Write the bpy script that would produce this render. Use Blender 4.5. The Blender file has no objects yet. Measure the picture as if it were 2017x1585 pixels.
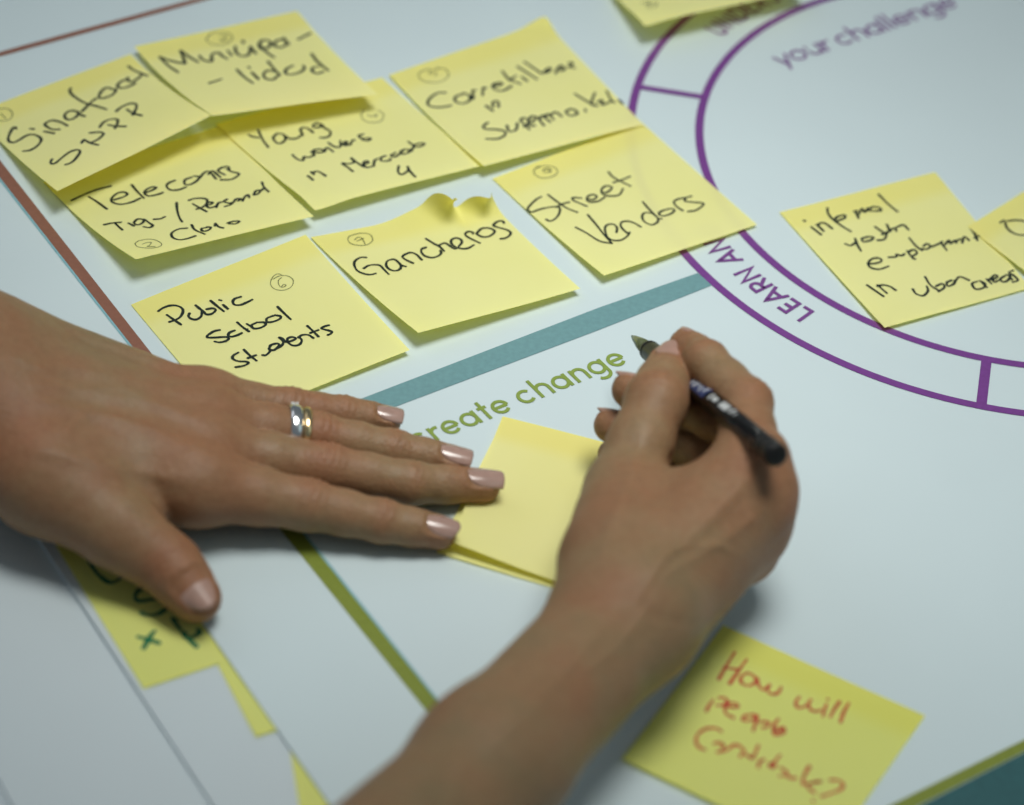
import bpy, math, random
import numpy as np

random.seed(7)
RNG = np.random.default_rng(7)
scene = bpy.context.scene
COL = scene.collection

# ------------------------------------------------------------------ camera
# solved from the 76 mm squares of the notes and the printed circles
FPX, PITCH, ROLL, CAMH = 6310.0, 0.7148, 0.1136, 777.15      # focal length in photo pixels, radians, mm
PW, PH = 2017.0, 1585.0
_cp, _sp, _cr, _sr = math.cos(PITCH), math.sin(PITCH), math.cos(ROLL), math.sin(ROLL)
FW = np.array([0, _cp, -_sp])
_RT = np.array([1.0, 0, 0]); _UP = np.array([0, _sp, _cp])
RT = _cr * _RT + _sr * _UP
UP = -_sr * _RT + _cr * _UP
CPOS = np.array([0, 0, CAMH])

cam_d = bpy.data.cameras.new('camera')
cam = bpy.data.objects.new('camera', cam_d); COL.objects.link(cam)
from mathutils import Matrix, Vector
cam.matrix_world = Matrix(((RT[0], UP[0], -FW[0], 0), (RT[1], UP[1], -FW[1], 0),
                           (RT[2], UP[2], -FW[2], CAMH / 1000), (0, 0, 0, 1)))
cam_d.sensor_width = 36.0
cam_d.lens = 36.0 * FPX / PW
cam_d.clip_start = 0.05; cam_d.clip_end = 50
cam_d.dof.use_dof = True
cam_d.dof.focus_distance = 0.922        # depth of the focus plane (set below by point)
cam_d.dof.aperture_fstop = 5.6
scene.camera = cam

# ------------------------------------------------------------------ light
world = bpy.data.worlds.new('World'); scene.world = world; world.use_nodes = True
bg = world.node_tree.nodes['Background']
bg.inputs['Color'].default_value = (0.80, 0.92, 1.0, 1); bg.inputs['Strength'].default_value = 0.15

def area(name, loc, target, size, power, color):
    d = bpy.data.lights.new(name, 'AREA'); d.shape = 'DISK'; d.size = size; d.energy = power; d.color = color
    o = bpy.data.objects.new(name, d); COL.objects.link(o)
    o.location = loc
    o.rotation_euler = (Vector(target) - Vector(loc)).to_track_quat('-Z', 'Y').to_euler()
    return o
def spot(name, loc, target, radius, power, angle, color):
    d = bpy.data.lights.new(name, 'SPOT'); d.shadow_soft_size = radius; d.energy = power; d.color = color
    d.spot_size = angle; d.spot_blend = 1.0
    o = bpy.data.objects.new(name, d); COL.objects.link(o)
    o.location = loc
    o.rotation_euler = (Vector(target) - Vector(loc)).to_track_quat('-Z', 'Y').to_euler()
    return o
spot('ceiling_lamp', (0.13, 0.965, 1.25), (0.03, 0.955, 0), 0.33, 80.0, 2 * math.atan2(0.44, 1.25), (1.0, 0.985, 0.93))
area('tint_fill', (-0.9, 1.5, 0.9), (-0.1, 0.93, 0), 0.8, 1.5, (0.93, 0.95, 1.0))  # added fill lamp on the left, gives the paper a cool cast
area('tint_fill', (1.0, 0.5, 1.0), (0.1, 0.9, 0), 0.8, 0.8, (0.72, 0.95, 0.95))  # added fill lamp on the right, tints that side teal

vs = scene.view_settings
vs.view_transform = 'Standard'; vs.look = 'None'; vs.exposure = 0.0; vs.gamma = 1.0
vs.use_curve_mapping = False
scene.cycles.use_denoising = True
scene.cycles.caustics_refractive = False; scene.cycles.caustics_reflective = False
scene.cycles.max_bounces = 8
scene.cycles.transparent_max_bounces = 8

# ------------------------------------------------------------------ helpers
def unproj(q, z=0.0):
    """photo pixel + height above the poster (mm) -> point in mm"""
    q = np.asarray(q, float)
    d = FW + ((q[..., 0:1] - PW / 2) / FPX) * RT - ((q[..., 1:2] - PH / 2) / FPX) * UP
    t = (np.asarray(z, float)[..., None] - CAMH) / d[..., 2:3]
    return CPOS + d * t
def at(x, y, z=0.0):
    return unproj(np.array([[x, y]], float), np.array([z]))[0]
def proj(P):
    d = P - CPOS; z = d @ FW
    return np.stack([PW / 2 + FPX * (d @ RT) / z, PH / 2 - FPX * (d @ UP) / z], -1)

cam_d.dof.focus_distance = float((at(880, 660, 4) - CPOS) @ FW) / 1000

def mesh_obj(name, verts, faces, mat, parent=None, smooth=False, org=None):
    """verts in mm -> one mesh object in metres, its origin at org (mm)"""
    v = np.asarray(verts, float)
    if parent is not None:
        org_w = np.array(parent['_org'])
        v = v - org_w
    else:
        org_w = np.asarray(org if org is not None else v.mean(0) * [1, 1, 0] + [0, 0, v[:, 2].min()], float)
        v = v - org_w
    me = bpy.data.meshes.new(name)
    me.from_pydata((v / 1000).tolist(), [], [list(map(int, f)) for f in faces])
    me.update()
    if smooth:
        me.polygons.foreach_set('use_smooth', [True] * len(me.polygons))
    o = bpy.data.objects.new(name, me); COL.objects.link(o)
    if mat: me.materials.append(mat)
    if parent is not None:
        o.parent = parent
        o['_org'] = list(org_w)
    else:
        o.location = (org_w / 1000).tolist()
        o['_org'] = list(org_w)
    return o
def empty(name, org):
    o = bpy.data.objects.new(name, None); COL.objects.link(o)
    o.location = (np.asarray(org) / 1000).tolist(); o['_org'] = list(map(float, org))
    o.empty_display_size = 0.01
    return o
def tag(o, label=None, cat=None, group=None, kind=None):
    if label: o['label'] = label
    if cat: o['category'] = cat
    if group: o['group'] = group
    if kind: o['kind'] = kind
    return o

class MB:
    def __init__(s): s.v = []; s.f = []
    def add(s, v, f):
        b = len(s.v); s.v += [list(map(float, p)) for p in v]; s.f += [[i + b for i in q] for q in f]
    def build(s, name, mat, parent=None, smooth=False, org=None):
        return mesh_obj(name, s.v, s.f, mat, parent, smooth, org)

# ------------------------------------------------------------------ materials
def new_mat(name):
    m = bpy.data.materials.new(name); m.use_nodes = True
    nt = m.node_tree
    return m, nt, nt.nodes['Principled BSDF'], nt.nodes['Material Output']
def noise(nt, scale, detail=3, coord='Object', rough=0.5):
    tc = nt.nodes.new('ShaderNodeTexCoord'); n = nt.nodes.new('ShaderNodeTexNoise')
    n.inputs['Scale'].default_value = scale; n.inputs['Detail'].default_value = detail
    n.inputs['Roughness'].default_value = rough
    nt.links.new(tc.outputs[coord], n.inputs['Vector'])
    return n
def ramp(nt, src, stops):
    r = nt.nodes.new('ShaderNodeValToRGB'); e = r.color_ramp.elements
    e[0].position, e[0].color = stops[0][0], (*stops[0][1], 1)
    e[1].position, e[1].color = stops[-1][0], (*stops[-1][1], 1)
    for p, c in stops[1:-1]:
        k = e.new(p); k.color = (*c, 1)
    nt.links.new(src, r.inputs['Fac'])
    return r
def bump(nt, b, src, strength, dist):
    n = nt.nodes.new('ShaderNodeBump'); n.inputs['Strength'].default_value = strength
    n.inputs['Distance'].default_value = dist
    nt.links.new(src, n.inputs['Height']); nt.links.new(n.outputs['Normal'], b.inputs['Normal'])
    return n
def simple(name, col, rough=0.6, var=0.06, scale=60, spec=0.4):
    m, nt, b, out = new_mat(name)
    n = noise(nt, scale)
    c = np.array(col)
    r = ramp(nt, n.outputs['Fac'], [(0.3, tuple(c * (1 - var))), (0.7, tuple(np.minimum(c * (1 + var), 0.95)))])
    nt.links.new(r.outputs['Color'], b.inputs['Base Color'])
    b.inputs['Roughness'].default_value = rough; b.inputs['Specular IOR Level'].default_value = spec
    return m
def paper(name, col, rough=0.55, spec=0.35, bumpd=0.00006):
    m, nt, b, out = new_mat(name)
    n = noise(nt, 900, 4); n2 = noise(nt, 7, 3)
    c = np.array(col)
    r = ramp(nt, n2.outputs['Fac'], [(0.35, tuple(c * 0.975)), (0.65, tuple(c * 1.02))])
    nt.links.new(r.outputs['Color'], b.inputs['Base Color'])
    b.inputs['Roughness'].default_value = rough; b.inputs['Specular IOR Level'].default_value = spec
    lo = noise(nt, 4.5, 2)
    b1 = bump(nt, b, n.outputs['Fac'], 0.25, bumpd)
    b2 = bump(nt, b, lo.outputs['Fac'], 0.5, 0.004)
    nt.links.new(b2.outputs['Normal'], b1.inputs['Normal']); nt.links.new(b1.outputs['Normal'], b.inputs['Normal'])
    return m
M = {}
M['poster'] = paper('poster_paper', (0.575, 0.685, 0.715), 0.42, 0.4, 0.00004)
M['sheet'] = paper('under_sheet_paper', (0.56, 0.645, 0.68), 0.5)
M['table'] = paper('table_laminate', (0.51, 0.59, 0.63), 0.4)
M['sheet_edge'] = simple('sheet_edge', (0.36, 0.42, 0.50), 0.7)
M['purple'] = simple('print_purple', (0.165, 0.045, 0.24), 0.45, 0.08, 400)
M['purple_text'] = simple('print_purple_text', (0.17, 0.055, 0.24), 0.45, 0.08, 400)
M['teal'] = simple('print_teal', (0.145, 0.295, 0.315), 0.45, 0.07, 500)
M['teal_line'] = simple('print_teal_line', (0.22, 0.43, 0.48), 0.45, 0.07, 500)
M['dark_teal'] = simple('print_dark_teal', (0.025, 0.105, 0.115), 0.45, 0.1, 300)
M['terracotta'] = simple('print_terracotta', (0.24, 0.105, 0.07), 0.45, 0.07, 500)
M['olive'] = simple('print_olive', (0.20, 0.25, 0.035), 0.45, 0.07, 500)
M['green_text'] = simple('print_green_text', (0.22, 0.31, 0.06), 0.45, 0.07, 500)
M['ink'] = simple('marker_black', (0.012, 0.022, 0.016), 0.5, 0.3, 900, 0.3)
M['ink_thin'] = simple('fine_pen', (0.10, 0.12, 0.035), 0.5, 0.3, 900, 0.3)
M['ink_red'] = simple('marker_red', (0.50, 0.085, 0.04), 0.5, 0.25, 900, 0.3)
M['ink_green'] = simple('marker_green', (0.012, 0.16, 0.07), 0.5, 0.25, 900, 0.3)

def note_mat(name, col, deep):
    """thin yellow paper: diffuse plus light passing through"""
    m, nt, b, out = new_mat(name)
    n = noise(nt, 16, 3); nf = noise(nt, 1200, 3)
    c = np.array(col)
    r = ramp(nt, n.outputs['Fac'], [(0.3, tuple(c * [0.97, 0.975, 0.93])), (0.7, tuple(np.minimum(c * [1.02, 1.01, 1.06], 0.95)))])
    nt.links.new(r.outputs['Color'], b.inputs['Base Color'])
    b.inputs['Roughness'].default_value = 0.7; b.inputs['Specular IOR Level'].default_value = 0.25
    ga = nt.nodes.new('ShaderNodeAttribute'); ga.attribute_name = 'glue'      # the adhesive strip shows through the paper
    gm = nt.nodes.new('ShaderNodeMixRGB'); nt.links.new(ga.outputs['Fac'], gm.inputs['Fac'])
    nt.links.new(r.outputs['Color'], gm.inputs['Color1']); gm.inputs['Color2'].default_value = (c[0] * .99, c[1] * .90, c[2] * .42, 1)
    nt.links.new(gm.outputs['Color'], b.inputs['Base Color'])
    bp = bump(nt, b, nf.outputs['Fac'], 0.2, 0.00004)
    t = nt.nodes.new('ShaderNodeBsdfTranslucent'); t.inputs['Color'].default_value = (*deep, 1)
    mx = nt.nodes.new('ShaderNodeMixShader'); mx.inputs['Fac'].default_value = 0.28
    nt.links.new(b.outputs['BSDF'], mx.inputs[1]); nt.links.new(t.outputs['BSDF'], mx.inputs[2])
    nt.links.new(mx.outputs['Shader'], out.inputs['Surface'])
    return m
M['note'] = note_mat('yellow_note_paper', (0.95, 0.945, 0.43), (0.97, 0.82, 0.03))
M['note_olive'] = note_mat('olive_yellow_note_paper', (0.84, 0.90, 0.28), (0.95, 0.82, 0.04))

# ------------------------------------------------------------------ strokes
def smooth_stroke(pts, sub=6):
    p = np.asarray(pts, float)
    if len(p) < 3:
        t = np.linspace(0, 1, 5)[:, None]
        return p[0] + (p[-1] - p[0]) * t
    e = np.vstack([2 * p[0] - p[1], p, 2 * p[-1] - p[-2]])
    out = []
    for i in range(1, len(e) - 2):
        p0, p1, p2, p3 = e[i - 1], e[i], e[i + 1], e[i + 2]
        for t in np.arange(sub) / sub:
            out.append(0.5 * (2 * p1 + (p2 - p0) * t + (2 * p0 - 5 * p1 + 4 * p2 - p3) * t * t + (3 * p1 - p0 - 3 * p2 + p3) * t ** 3))
    out.append(p[-1])
    return np.array(out)
def ribbon(mb, P, Nrm, width, round_cap=True, vary=0.0):
    """flat stroke of a given width lying along P (mm) with surface normals Nrm"""
    n = len(P)
    T = np.gradient(P, axis=0); T /= np.linalg.norm(T, axis=1)[:, None] + 1e-9
    S = np.cross(Nrm, T); S /= np.linalg.norm(S, axis=1)[:, None] + 1e-9
    w = np.full(n, width / 2)
    if vary:
        ph = RNG.uniform(0, 6.28)
        w = w * (1 + vary * np.sin(np.linspace(0, n * 0.35, n) + ph) + vary * 0.4 * RNG.standard_normal(n))
    if round_cap:
        a = [P[0] - T[0] * w[0] * math.cos(t) for t in ()]
    L = P + S * w[:, None]; R = P - S * w[:, None]
    v = []; f = []
    if round_cap:
        for k in (1, 2):
            c = math.cos(k * math.pi / 6); s = math.sin(k * math.pi / 6)
        v.append(P[0] - T[0] * w[0] * 0.95)
        v.append(P[0] - T[0] * w[0] * 0.65 + S[0] * w[0] * 0.75); v.append(P[0] - T[0] * w[0] * 0.65 - S[0] * w[0] * 0.75)
    b = len(v)
    for i in range(n):
        v.append(L[i]); v.append(R[i])
    for i in range(n - 1):
        f.append([b + 2 * i, b + 2 * i + 1, b + 2 * i + 3, b + 2 * i + 2])
    if round_cap:
        f.append([0, 2, 1]); f.append([1, 2, b + 1, b])
        e = len(v)
        v.append(P[-1] + T[-1] * w[-1] * 0.65 + S[-1] * w[-1] * 0.75); v.append(P[-1] + T[-1] * w[-1] * 0.65 - S[-1] * w[-1] * 0.75)
        v.append(P[-1] + T[-1] * w[-1] * 0.95)
        q = b + 2 * (n - 1)
        f.append([q, q + 1, e + 1, e]); f.append([e, e + 1, e + 2])
    mb.add(v, f)
def parse(txt):
    out = []
    for s in txt.replace('\n', ';').split(';'):
        s = s.strip()
        if s:
            out.append([tuple(map(float, a.split(','))) for a in s.split()])
    return out
UPN = np.array([0, 0, 1.0])
# ================================================================== THE SETTING: table, sheets, poster
def slab(mb, poly, z0, z1):
    n = len(poly)
    v = [(p[0], p[1], z0) for p in poly] + [(p[0], p[1], z1) for p in poly]
    f = [list(range(n - 1, -1, -1)), list(range(n, 2 * n))]
    for i in range(n):
        j = (i + 1) % n; f.append([i, j, n + j, n + i])
    mb.add(v, f)
def line_pts(a, b, z=0.0):
    return at(*a, z), at(*b, z)
def extend(a, b, ta, tb):
    d = b - a
    return a + d * ta, a + d * tb

tb = MB(); slab(tb, [(-1000, 350), (800, 350), (800, 1650), (-1000, 1650)], -32, -4.2)
tag(tb.build('table_top', M['table']), kind='structure')

def sheet_piece(name, a, b, ztop, th, mat, label, cat, right=720, top=1560, bottom=470):
    """a large sheet whose left edge runs through two photo points"""
    A, B = line_pts(a, b, ztop)
    A2, B2 = extend(A, B, -1.2, 1.8)
    poly = [(B2[0], B2[1]), (right, B2[1]), (right, top), (A2[0] - 60, top), (A2[0], A2[1])]
    mb = MB(); slab(mb, poly, ztop - th, ztop)
    o = mb.build(name, mat)
    if label: tag(o, label, cat)
    return o
s3 = sheet_piece('paper_sheet', (-60, 1430), (24, 1585), -2.9, 1.2, M['sheet'],
                 'lowest white paper sheet, its edge crossing the bottom left corner', 'paper sheet', right=600)
s2 = sheet_piece('paper_sheet', (50, 1020), (420, 1585), -1.3, 1.5, M['sheet'],
                 'white paper sheet beneath the poster, under the note with green writing', 'paper sheet', right=680)

# the poster: a sheet with printed lines, each printed piece a part
PA, PB = line_pts((430, 1270), (650, 1585), 0)
PA2, PB2 = extend(PA, PB, -3.4, 2.2)
pm = MB(); slab(pm, [(PB2[0], PB2[1]), (640, PB2[1] - 60), (640, 1520), (PA2[0] - 40, 1520), (PA2[0], PA2[1])], -0.7, 0.0)
poster = pm.build('poster', M['poster'], org=(0, 900, 0))
tag(poster, 'large white planning poster printed with a purple ring and coloured lines', 'poster')

def flat_poly(mb, px, z):
    P = [at(x, y, 0) for x, y in px]
    v = [(p[0], p[1], z) for p in P]
    nrm = np.cross(np.array(v[1]) - v[0], np.array(v[2]) - v[0])
    f = list(range(len(v)))
    if nrm[2] < 0: f = f[::-1]
    mb.add(v, [f])
def flat_part(name, polys, mat, z=0.12):
    mb = MB()
    for i, p in enumerate(polys): flat_poly(mb, p, z + 0.012 * i)
    return mb.build(name, mat, poster)
flat_part('terracotta_stripe', [[(-135, 178), (-108, 178), (446, 884), (419, 884)]], M['terracotta'])
flat_part('teal_edge_line', [[(-141, 178), (-135, 178), (419, 884), (413, 884)]], M['teal_line'])
flat_part('terracotta_line', [[(-60, 118.5), (560, -51), (560, -42), (-60, 128)]], M['terracotta'], 0.16)
flat_part('olive_stripe', [[(424, 884), (462, 884), (1020, 1579), (1004, 1605), (424, 884)][:4]], M['olive'], 0.14)
flat_part('teal_edge_line', [[(463, 884), (469, 884), (1030, 1585), (1022, 1585)]], M['teal_line'], 0.13)
flat_part('teal_band', [[(430, 890), (470, 918), (793, 796), (1180, 650), (1403, 562), (1374, 538), (1180, 606), (718, 783)]], M['teal'], 0.18)
flat_part('olive_line', [[(1660, 1632), (2150, 1392), (2150, 1413), (1710, 1638)]], M['olive'], 0.16)
flat_part('dark_teal_panel', [[(1706, 1642), (2150, 1414), (2150, 1760), (1706, 1760)]], M['dark_teal'], 0.13)

CX, CY = 195.42, 1082.28
R_IN, R_OUT = 131.26, 159.79
def ring(name, r0, r1, z):
    n = 240; v = []; f = []
    for i in range(n):
        a = 2 * math.pi * i / n
        v.append((CX + r0 * math.cos(a), CY + r0 * math.sin(a), z)); v.append((CX + r1 * math.cos(a), CY + r1 * math.sin(a), z))
    for i in range(n):
        j = (i + 1) % n
        f.append([2 * i, 2 * i + 1, 2 * j + 1, 2 * j])
    return mesh_obj(name, v, f, M['purple'], poster)
ring('inner_ring_line', R_IN - 1.75, R_IN + 1.75, 0.20)
ring('outer_ring_line', R_OUT - 1.75, R_OUT + 1.75, 0.21)
def tick(pa, pb, w):
    A, B = line_pts(pa, pb); d = B - A; d /= np.linalg.norm(d); n = np.array([-d[1], d[0], 0]) * w / 2
    v = [A + n, A - n, B - n, B + n]
    for p in v: p[2] = 0.235
    mesh_obj('ring_divider', v, [[0, 1, 2, 3]], M['purple'], poster)
tick((1262, 172), (1383, 191), 3.4)
tick((1943, 710), (1933, 797), 4.0)
def radial_tick(deg, w=3):
    c, s = math.cos(math.radians(deg)), math.sin(math.radians(deg))
    v = [(CX + c * r - s * t, CY + s * r + c * t, 0.235) for r, t in ((R_IN, w), (R_OUT, w), (R_OUT, -w), (R_IN, -w))]
    mesh_obj('ring_divider', [v[i] for i in (3, 2, 1, 0)], [[0, 1, 2, 3]], M['purple'], poster)
radial_tick(40, 1.5); radial_tick(-40, 1.5)

# ---- printed lettering: a geometric sans built from strokes (x-height = 1)
def arc(cx, cy, r, a0, a1, n=22, ry=None):
    a = np.radians(np.linspace(a0, a1, n)); ry = ry or r
    return [(cx + r * math.cos(t), cy + ry * math.sin(t)) for t in a]
G = {   # letter: (advance, strokes)
 'c': (1.02, [arc(.5, .5, .41, 42, 318)]),
 'e': (1.06, [arc(.5, .5, .41, 0, 322), [(.12, .5), (.9, .5)]]),
 'a': (1.14, [arc(.5, .5, .41, 0, 360, 30), [(.93, 1.0), (.93, 0)]]),
 'r': (.66, [[(.14, 1), (.14, 0)], arc(.5, .50, .36, 165, 70, 8)]),
 't': (.62, [[(.28, 1.38), (.28, 0)], [(.02, .9), (.56, .9)]]),
 'h': (1.02, [[(.14, 1.45), (.14, 0)], arc(.5, .55, .36, 180, 0, 16) + [(.86, 0)]]),
 'n': (1.02, [[(.14, 1.0), (.14, 0)], arc(.5, .55, .36, 180, 0, 16) + [(.86, 0)]]),
 'g': (1.14, [arc(.5, .5, .41, 0, 360, 30), [(.93, 1.0), (.93, 0)] + arc(.5, .0, .43, 0, -140, 14, .38)]),
 'y': (.92, [[(.06, 1), (.44, .05)], [(.84, 1), (.28, -.42)]]),
 'o': (1.06, [arc(.5, .5, .41, 0, 360, 30)]),
 'u': (1.02, [[(.14, 1), (.14, .45)] + arc(.5, .45, .36, 180, 360, 16) + [(.86, 1)], [(.86, .5), (.86, 0)]]),
 'l': (.4, [[(.16, 1.45), (.16, 0)]]),
 ' ': (.36, []),
 'L': (.68, [[(.1, 1), (.1, .07), (.56, .07)]]),
 'E': (.72, [[(.58, .93), (.1, .93), (.1, .07), (.6, .07)], [(.1, .52), (.54, .52)]]),
 'A': (.92, [[(.02, 0), (.42, 1), (.82, 0)], [(.2, .32), (.64, .32)]]),
 'R': (.76, [[(.1, 0), (.1, .93), (.38, .93)] + arc(.38, .70, .23, 85, -90, 10) + [(.1, .47)], [(.34, .45), (.64, 0)]]),
 'N': (.9, [[(.1, 0), (.1, .98), (.7, .02), (.7, 1)]]),
 'D': (.86, [[(.1, .05), (.1, .95), (.3, .95)] + arc(.3, .5, .42, 88, -88, 14, .45) + [(.1, .05)]]),
 'U': (.86, [[(.1, 1), (.1, .36)] + arc(.38, .36, .28, 180, 360, 14, .31) + [(.66, 1)]]),
 'S': (.7, [arc(.33, .72, .23, 40, 270, 14, .22) + arc(.33, .27, .25, 90, -140, 14, .23)]),
 'T': (.7, [[(.33, 1), (.33, 0)], [(.02, .94), (.64, .94)]]),
}
def resample(p, step):
    p = np.asarray(p, float); out = [p[0]]
    for a, b in zip(p[:-1], p[1:]):
        n = max(1, int(np.linalg.norm(b - a) / step))
        for k in range(1, n + 1): out.append(a + (b - a) * k / n)
    return np.array(out)
def poly_ribbon(mb, p2, fn, w, z):
    """mitred stroke in text space mapped on to the poster by fn"""
    p = np.asarray(p2, float); n = len(p)
    closed = np.linalg.norm(p[0] - p[-1]) < 1e-6
    L = []; R = []
    for i in range(n):
        if closed:
            a = p[(i - 1) % (n - 1)] if i not in (0, n - 1) else p[n - 2]; b = p[i + 1] if i < n - 1 else p[1]
            d0 = p[i] - a; d1 = b - p[i]
        else:
            d0 = p[i] - p[i - 1] if i else p[1] - p[0]; d1 = p[i + 1] - p[i] if i < n - 1 else d0
        d0 = d0 / np.linalg.norm(d0); d1 = d1 / np.linalg.norm(d1)
        nn = np.array([-(d0 + d1)[1], (d0 + d1)[0]]); nn /= np.linalg.norm(nn) + 1e-9
        m = w / 2 / max(0.45, nn @ np.array([-d0[1], d0[0]]))
        L.append(p[i] + nn * m); R.append(p[i] - nn * m)
    v = []; f = []
    for a, b in zip(L, R):
        v.append((*fn(a), z)); v.append((*fn(b), z))
    for i in range(n - 1): f.append([2 * i, 2 * i + 1, 2 * i + 3, 2 * i + 2])
    mb.add(v, f)
def text_line(name, txt, p0, p1, xh, stroke, mat, track=0.0, x_off=0.0):
    A, B = line_pts(p0, p1); d = (B - A)[:2]; L = np.linalg.norm(d); e = d / L; u = np.array([-e[1], e[0]])
    tot = sum(G[c][0] + track for c in txt)
    k = L / tot                                      # horizontal scale fits the measured length
    mb = MB(); x = 0; q = 0
    for c in txt:
        adv, sts = G[c]
        for s in sts:
            fn = lambda t, x=x: (A[:2] + e * (x + t[0]) * k + u * t[1] * xh)
            poly_ribbon(mb, resample(s, 0.08) if len(s) < 4 else s, fn, stroke, 0.22 + 0.01 * (q % 4)); q += 1
        x += adv + track
    return mb.build(name, mat, poster)
text_line('heading_lettering', 'create change', (823, 884), (1244, 712), 7.4, 0.20, M['green_text'], 0.10)
text_line('challenge_lettering', 'your challenge', (1541, 132), (1893, 11), 7.6, 0.16, M['purple_text'])
def text_ring(name, txt, pstart, rbase, cap, stroke, mat, width):
    S = at(*pstart); a0 = math.atan2(S[1] - CY, S[0] - CX)
    mb = MB(); x = 0; q = 0
    for c in txt:
        adv, sts = G[c]
        for s in sts:
            def fn(t, x=x):
                r = rbase + t[1] * cap; am = a0 - (x + adv / 2) * width / (rbase + cap / 2)
                er = np.array([math.cos(am), math.sin(am)]); et = np.array([er[1], -er[0]])
                return np.array([CX, CY]) + er * r + et * (t[0] - adv / 2) * width
            poly_ribbon(mb, resample(s, 0.1) if len(s) < 4 else s, fn, stroke, 0.22 + 0.01 * (q % 4)); q += 1
        x += adv + 0.06
    return mb.build(name, mat, poster)
text_ring('ring_lettering', 'LEARN AND', (1594, 622), R_IN + 9.2, 9.4, 0.175, M['purple_text'], 8.7)
text_ring('ring_lettering', 'UNDERSTAND', (1388, 57), R_IN + 9.2, 9.4, 0.175, M['purple_text'], 8.7)
# ================================================================== STICKY NOTES
GROUP_A = 'yellow sticky notes on the poster'
class Note:
    def __init__(s, corners, hts, base=0.35, p=1.8, extra=None, nu=40, nv=40):
        s.h = hts; s.base = base; s.p = p; s.extra = extra
        s.C = [at(x, y, base + h) for (x, y), h in zip(corners, hts)]
        s.nu, s.nv = nu, nv
        s.roll = None
        s.ph = RNG.uniform(0, 6.28, 3)
    def S(s, u, v):
        u = np.asarray(u, float); v = np.asarray(v, float)
        a, b, c, d = [q[None, :] for q in s.C]
        U = u[:, None]; V = v[:, None]
        P = (a * (1 - U) + b * U) * (1 - V) + (d * (1 - U) + c * U) * V
        h = s.h
        top = h[0] * (1 - u) + h[1] * u; bot = h[3] * (1 - u) + h[2] * u
        vv = np.clip(v, 0, 1.2)
        z = s.base + top * (1 - vv ** 0.6) * (vv < 1) + bot * vv ** s.p
        z = z + 0.28 * vv * (1 + np.sin(3.6 * u + 2.0 * v + s.ph[0])) * np.clip(bot + .3, 0, 1) + 0.10 * (1 + np.sin(6.3 * u - 4 * v + s.ph[1]))
        if s.extra is not None: z = z + s.extra(u, v)
        P = P.copy(); P[:, 2] = z
        if s.roll is not None:                       # an edge that curls over towards the reader
            cu = np.maximum(s.roll(u), 2e-3)[:, None]; R = 3.4; sl = np.clip(.15 - v, 0, 1)[:, None] * 76
            e = (a - d) * (1 - U) + (b - c) * U; e = e / np.linalg.norm(e, axis=1)[:, None]
            th = np.minimum(sl * cu / R, 2.7); cs = cu
            P = P + e * (R / cs * np.sin(th) - sl) + np.array([0, 0, 1.0]) * (R / cs * (1 - np.cos(th)))
        return P
    def normal(s, u, v):
        e = 0.01
        du = s.S(u + e, v) - s.S(u - e, v); dv = s.S(u, v + e) - s.S(u, v - e)
        n = np.cross(dv, du); n /= np.linalg.norm(n, axis=1)[:, None]
        n[n[:, 2] < 0] *= -1
        return n
    def solve(s, px):
        """(u, v) on the curled paper under each photo point"""
        px = np.asarray(px, float); n = len(px)
        uv = np.full((n, 2), 0.5); e = 1e-3
        for _ in range(14):
            q = proj(s.S(uv[:, 0], uv[:, 1])) - px
            qu = (proj(s.S(uv[:, 0] + e, uv[:, 1])) - px - q) / e
            qv = (proj(s.S(uv[:, 0], uv[:, 1] + e)) - px - q) / e
            det = qu[:, 0] * qv[:, 1] - qu[:, 1] * qv[:, 0]
            du = (-q[:, 0] * qv[:, 1] + q[:, 1] * qv[:, 0]) / det
            dv = (-qu[:, 0] * q[:, 1] + qu[:, 1] * q[:, 0]) / det
            uv[:, 0] += np.clip(du, -.3, .3); uv[:, 1] += np.clip(dv, -.3, .3)
            uv = np.clip(uv, -0.12, 1.12)
        return uv
    def build(s, label, mat, group=GROUP_A, th=0.14):
        u, v = np.meshgrid(np.linspace(0, 1, s.nu + 1), np.linspace(0, 1, s.nv + 1))
        u = u.ravel(); v = v.ravel()
        P = s.S(u, v); N = s.normal(u, v)
        W = s.nu + 1; n = len(P)
        f = []                                   # a single sheet of paper, light passes through it
        for j in range(s.nv):
            for i in range(s.nu):
                a = j * W + i; f.append([a, a + W, a + W + 1, a + 1])
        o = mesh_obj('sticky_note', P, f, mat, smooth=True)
        me = o.data
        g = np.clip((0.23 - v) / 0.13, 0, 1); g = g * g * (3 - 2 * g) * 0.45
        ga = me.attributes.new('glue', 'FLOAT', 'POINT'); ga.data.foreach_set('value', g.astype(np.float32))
        tag(o, label, 'sticky note', group)
        s.o = o
        return o
    def write(s, name, txt, ox, oy, sc, width, mat, vary=0.12):
        mb = MB(); k = 0
        for st in parse(txt):
            p = smooth_stroke([(ox + x / sc, oy + y / sc) for x, y in st])
            uv = s.solve(p)
            ok = (uv[:, 0] > -.02) & (uv[:, 0] < 1.02) & (uv[:, 1] > -.02) & (uv[:, 1] < 1.02)
            if ok.sum() < 2: continue
            uv = np.clip(uv[ok], 0.005, 0.995)
            keep = np.ones(len(uv), bool); keep[1:] = np.linalg.norm(np.diff(uv, axis=0), axis=1) > 1e-4
            uv = uv[keep]
            if len(uv) < 2: continue
            P = s.S(uv[:, 0], uv[:, 1]); N = s.normal(uv[:, 0], uv[:, 1])
            ribbon(mb, P + N * (0.10 + 0.012 * (k % 6)), N, width * 1.1, True, vary); k += 1
        if mb.v: mb.build(name, mat, s.o)
NOTES = {}
def bumpf(cu, cv, ru, rv, h):
    return lambda u, v: h * np.exp(-((u - cu) / ru) ** 2 - ((v - cv) / rv) ** 2)
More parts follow.
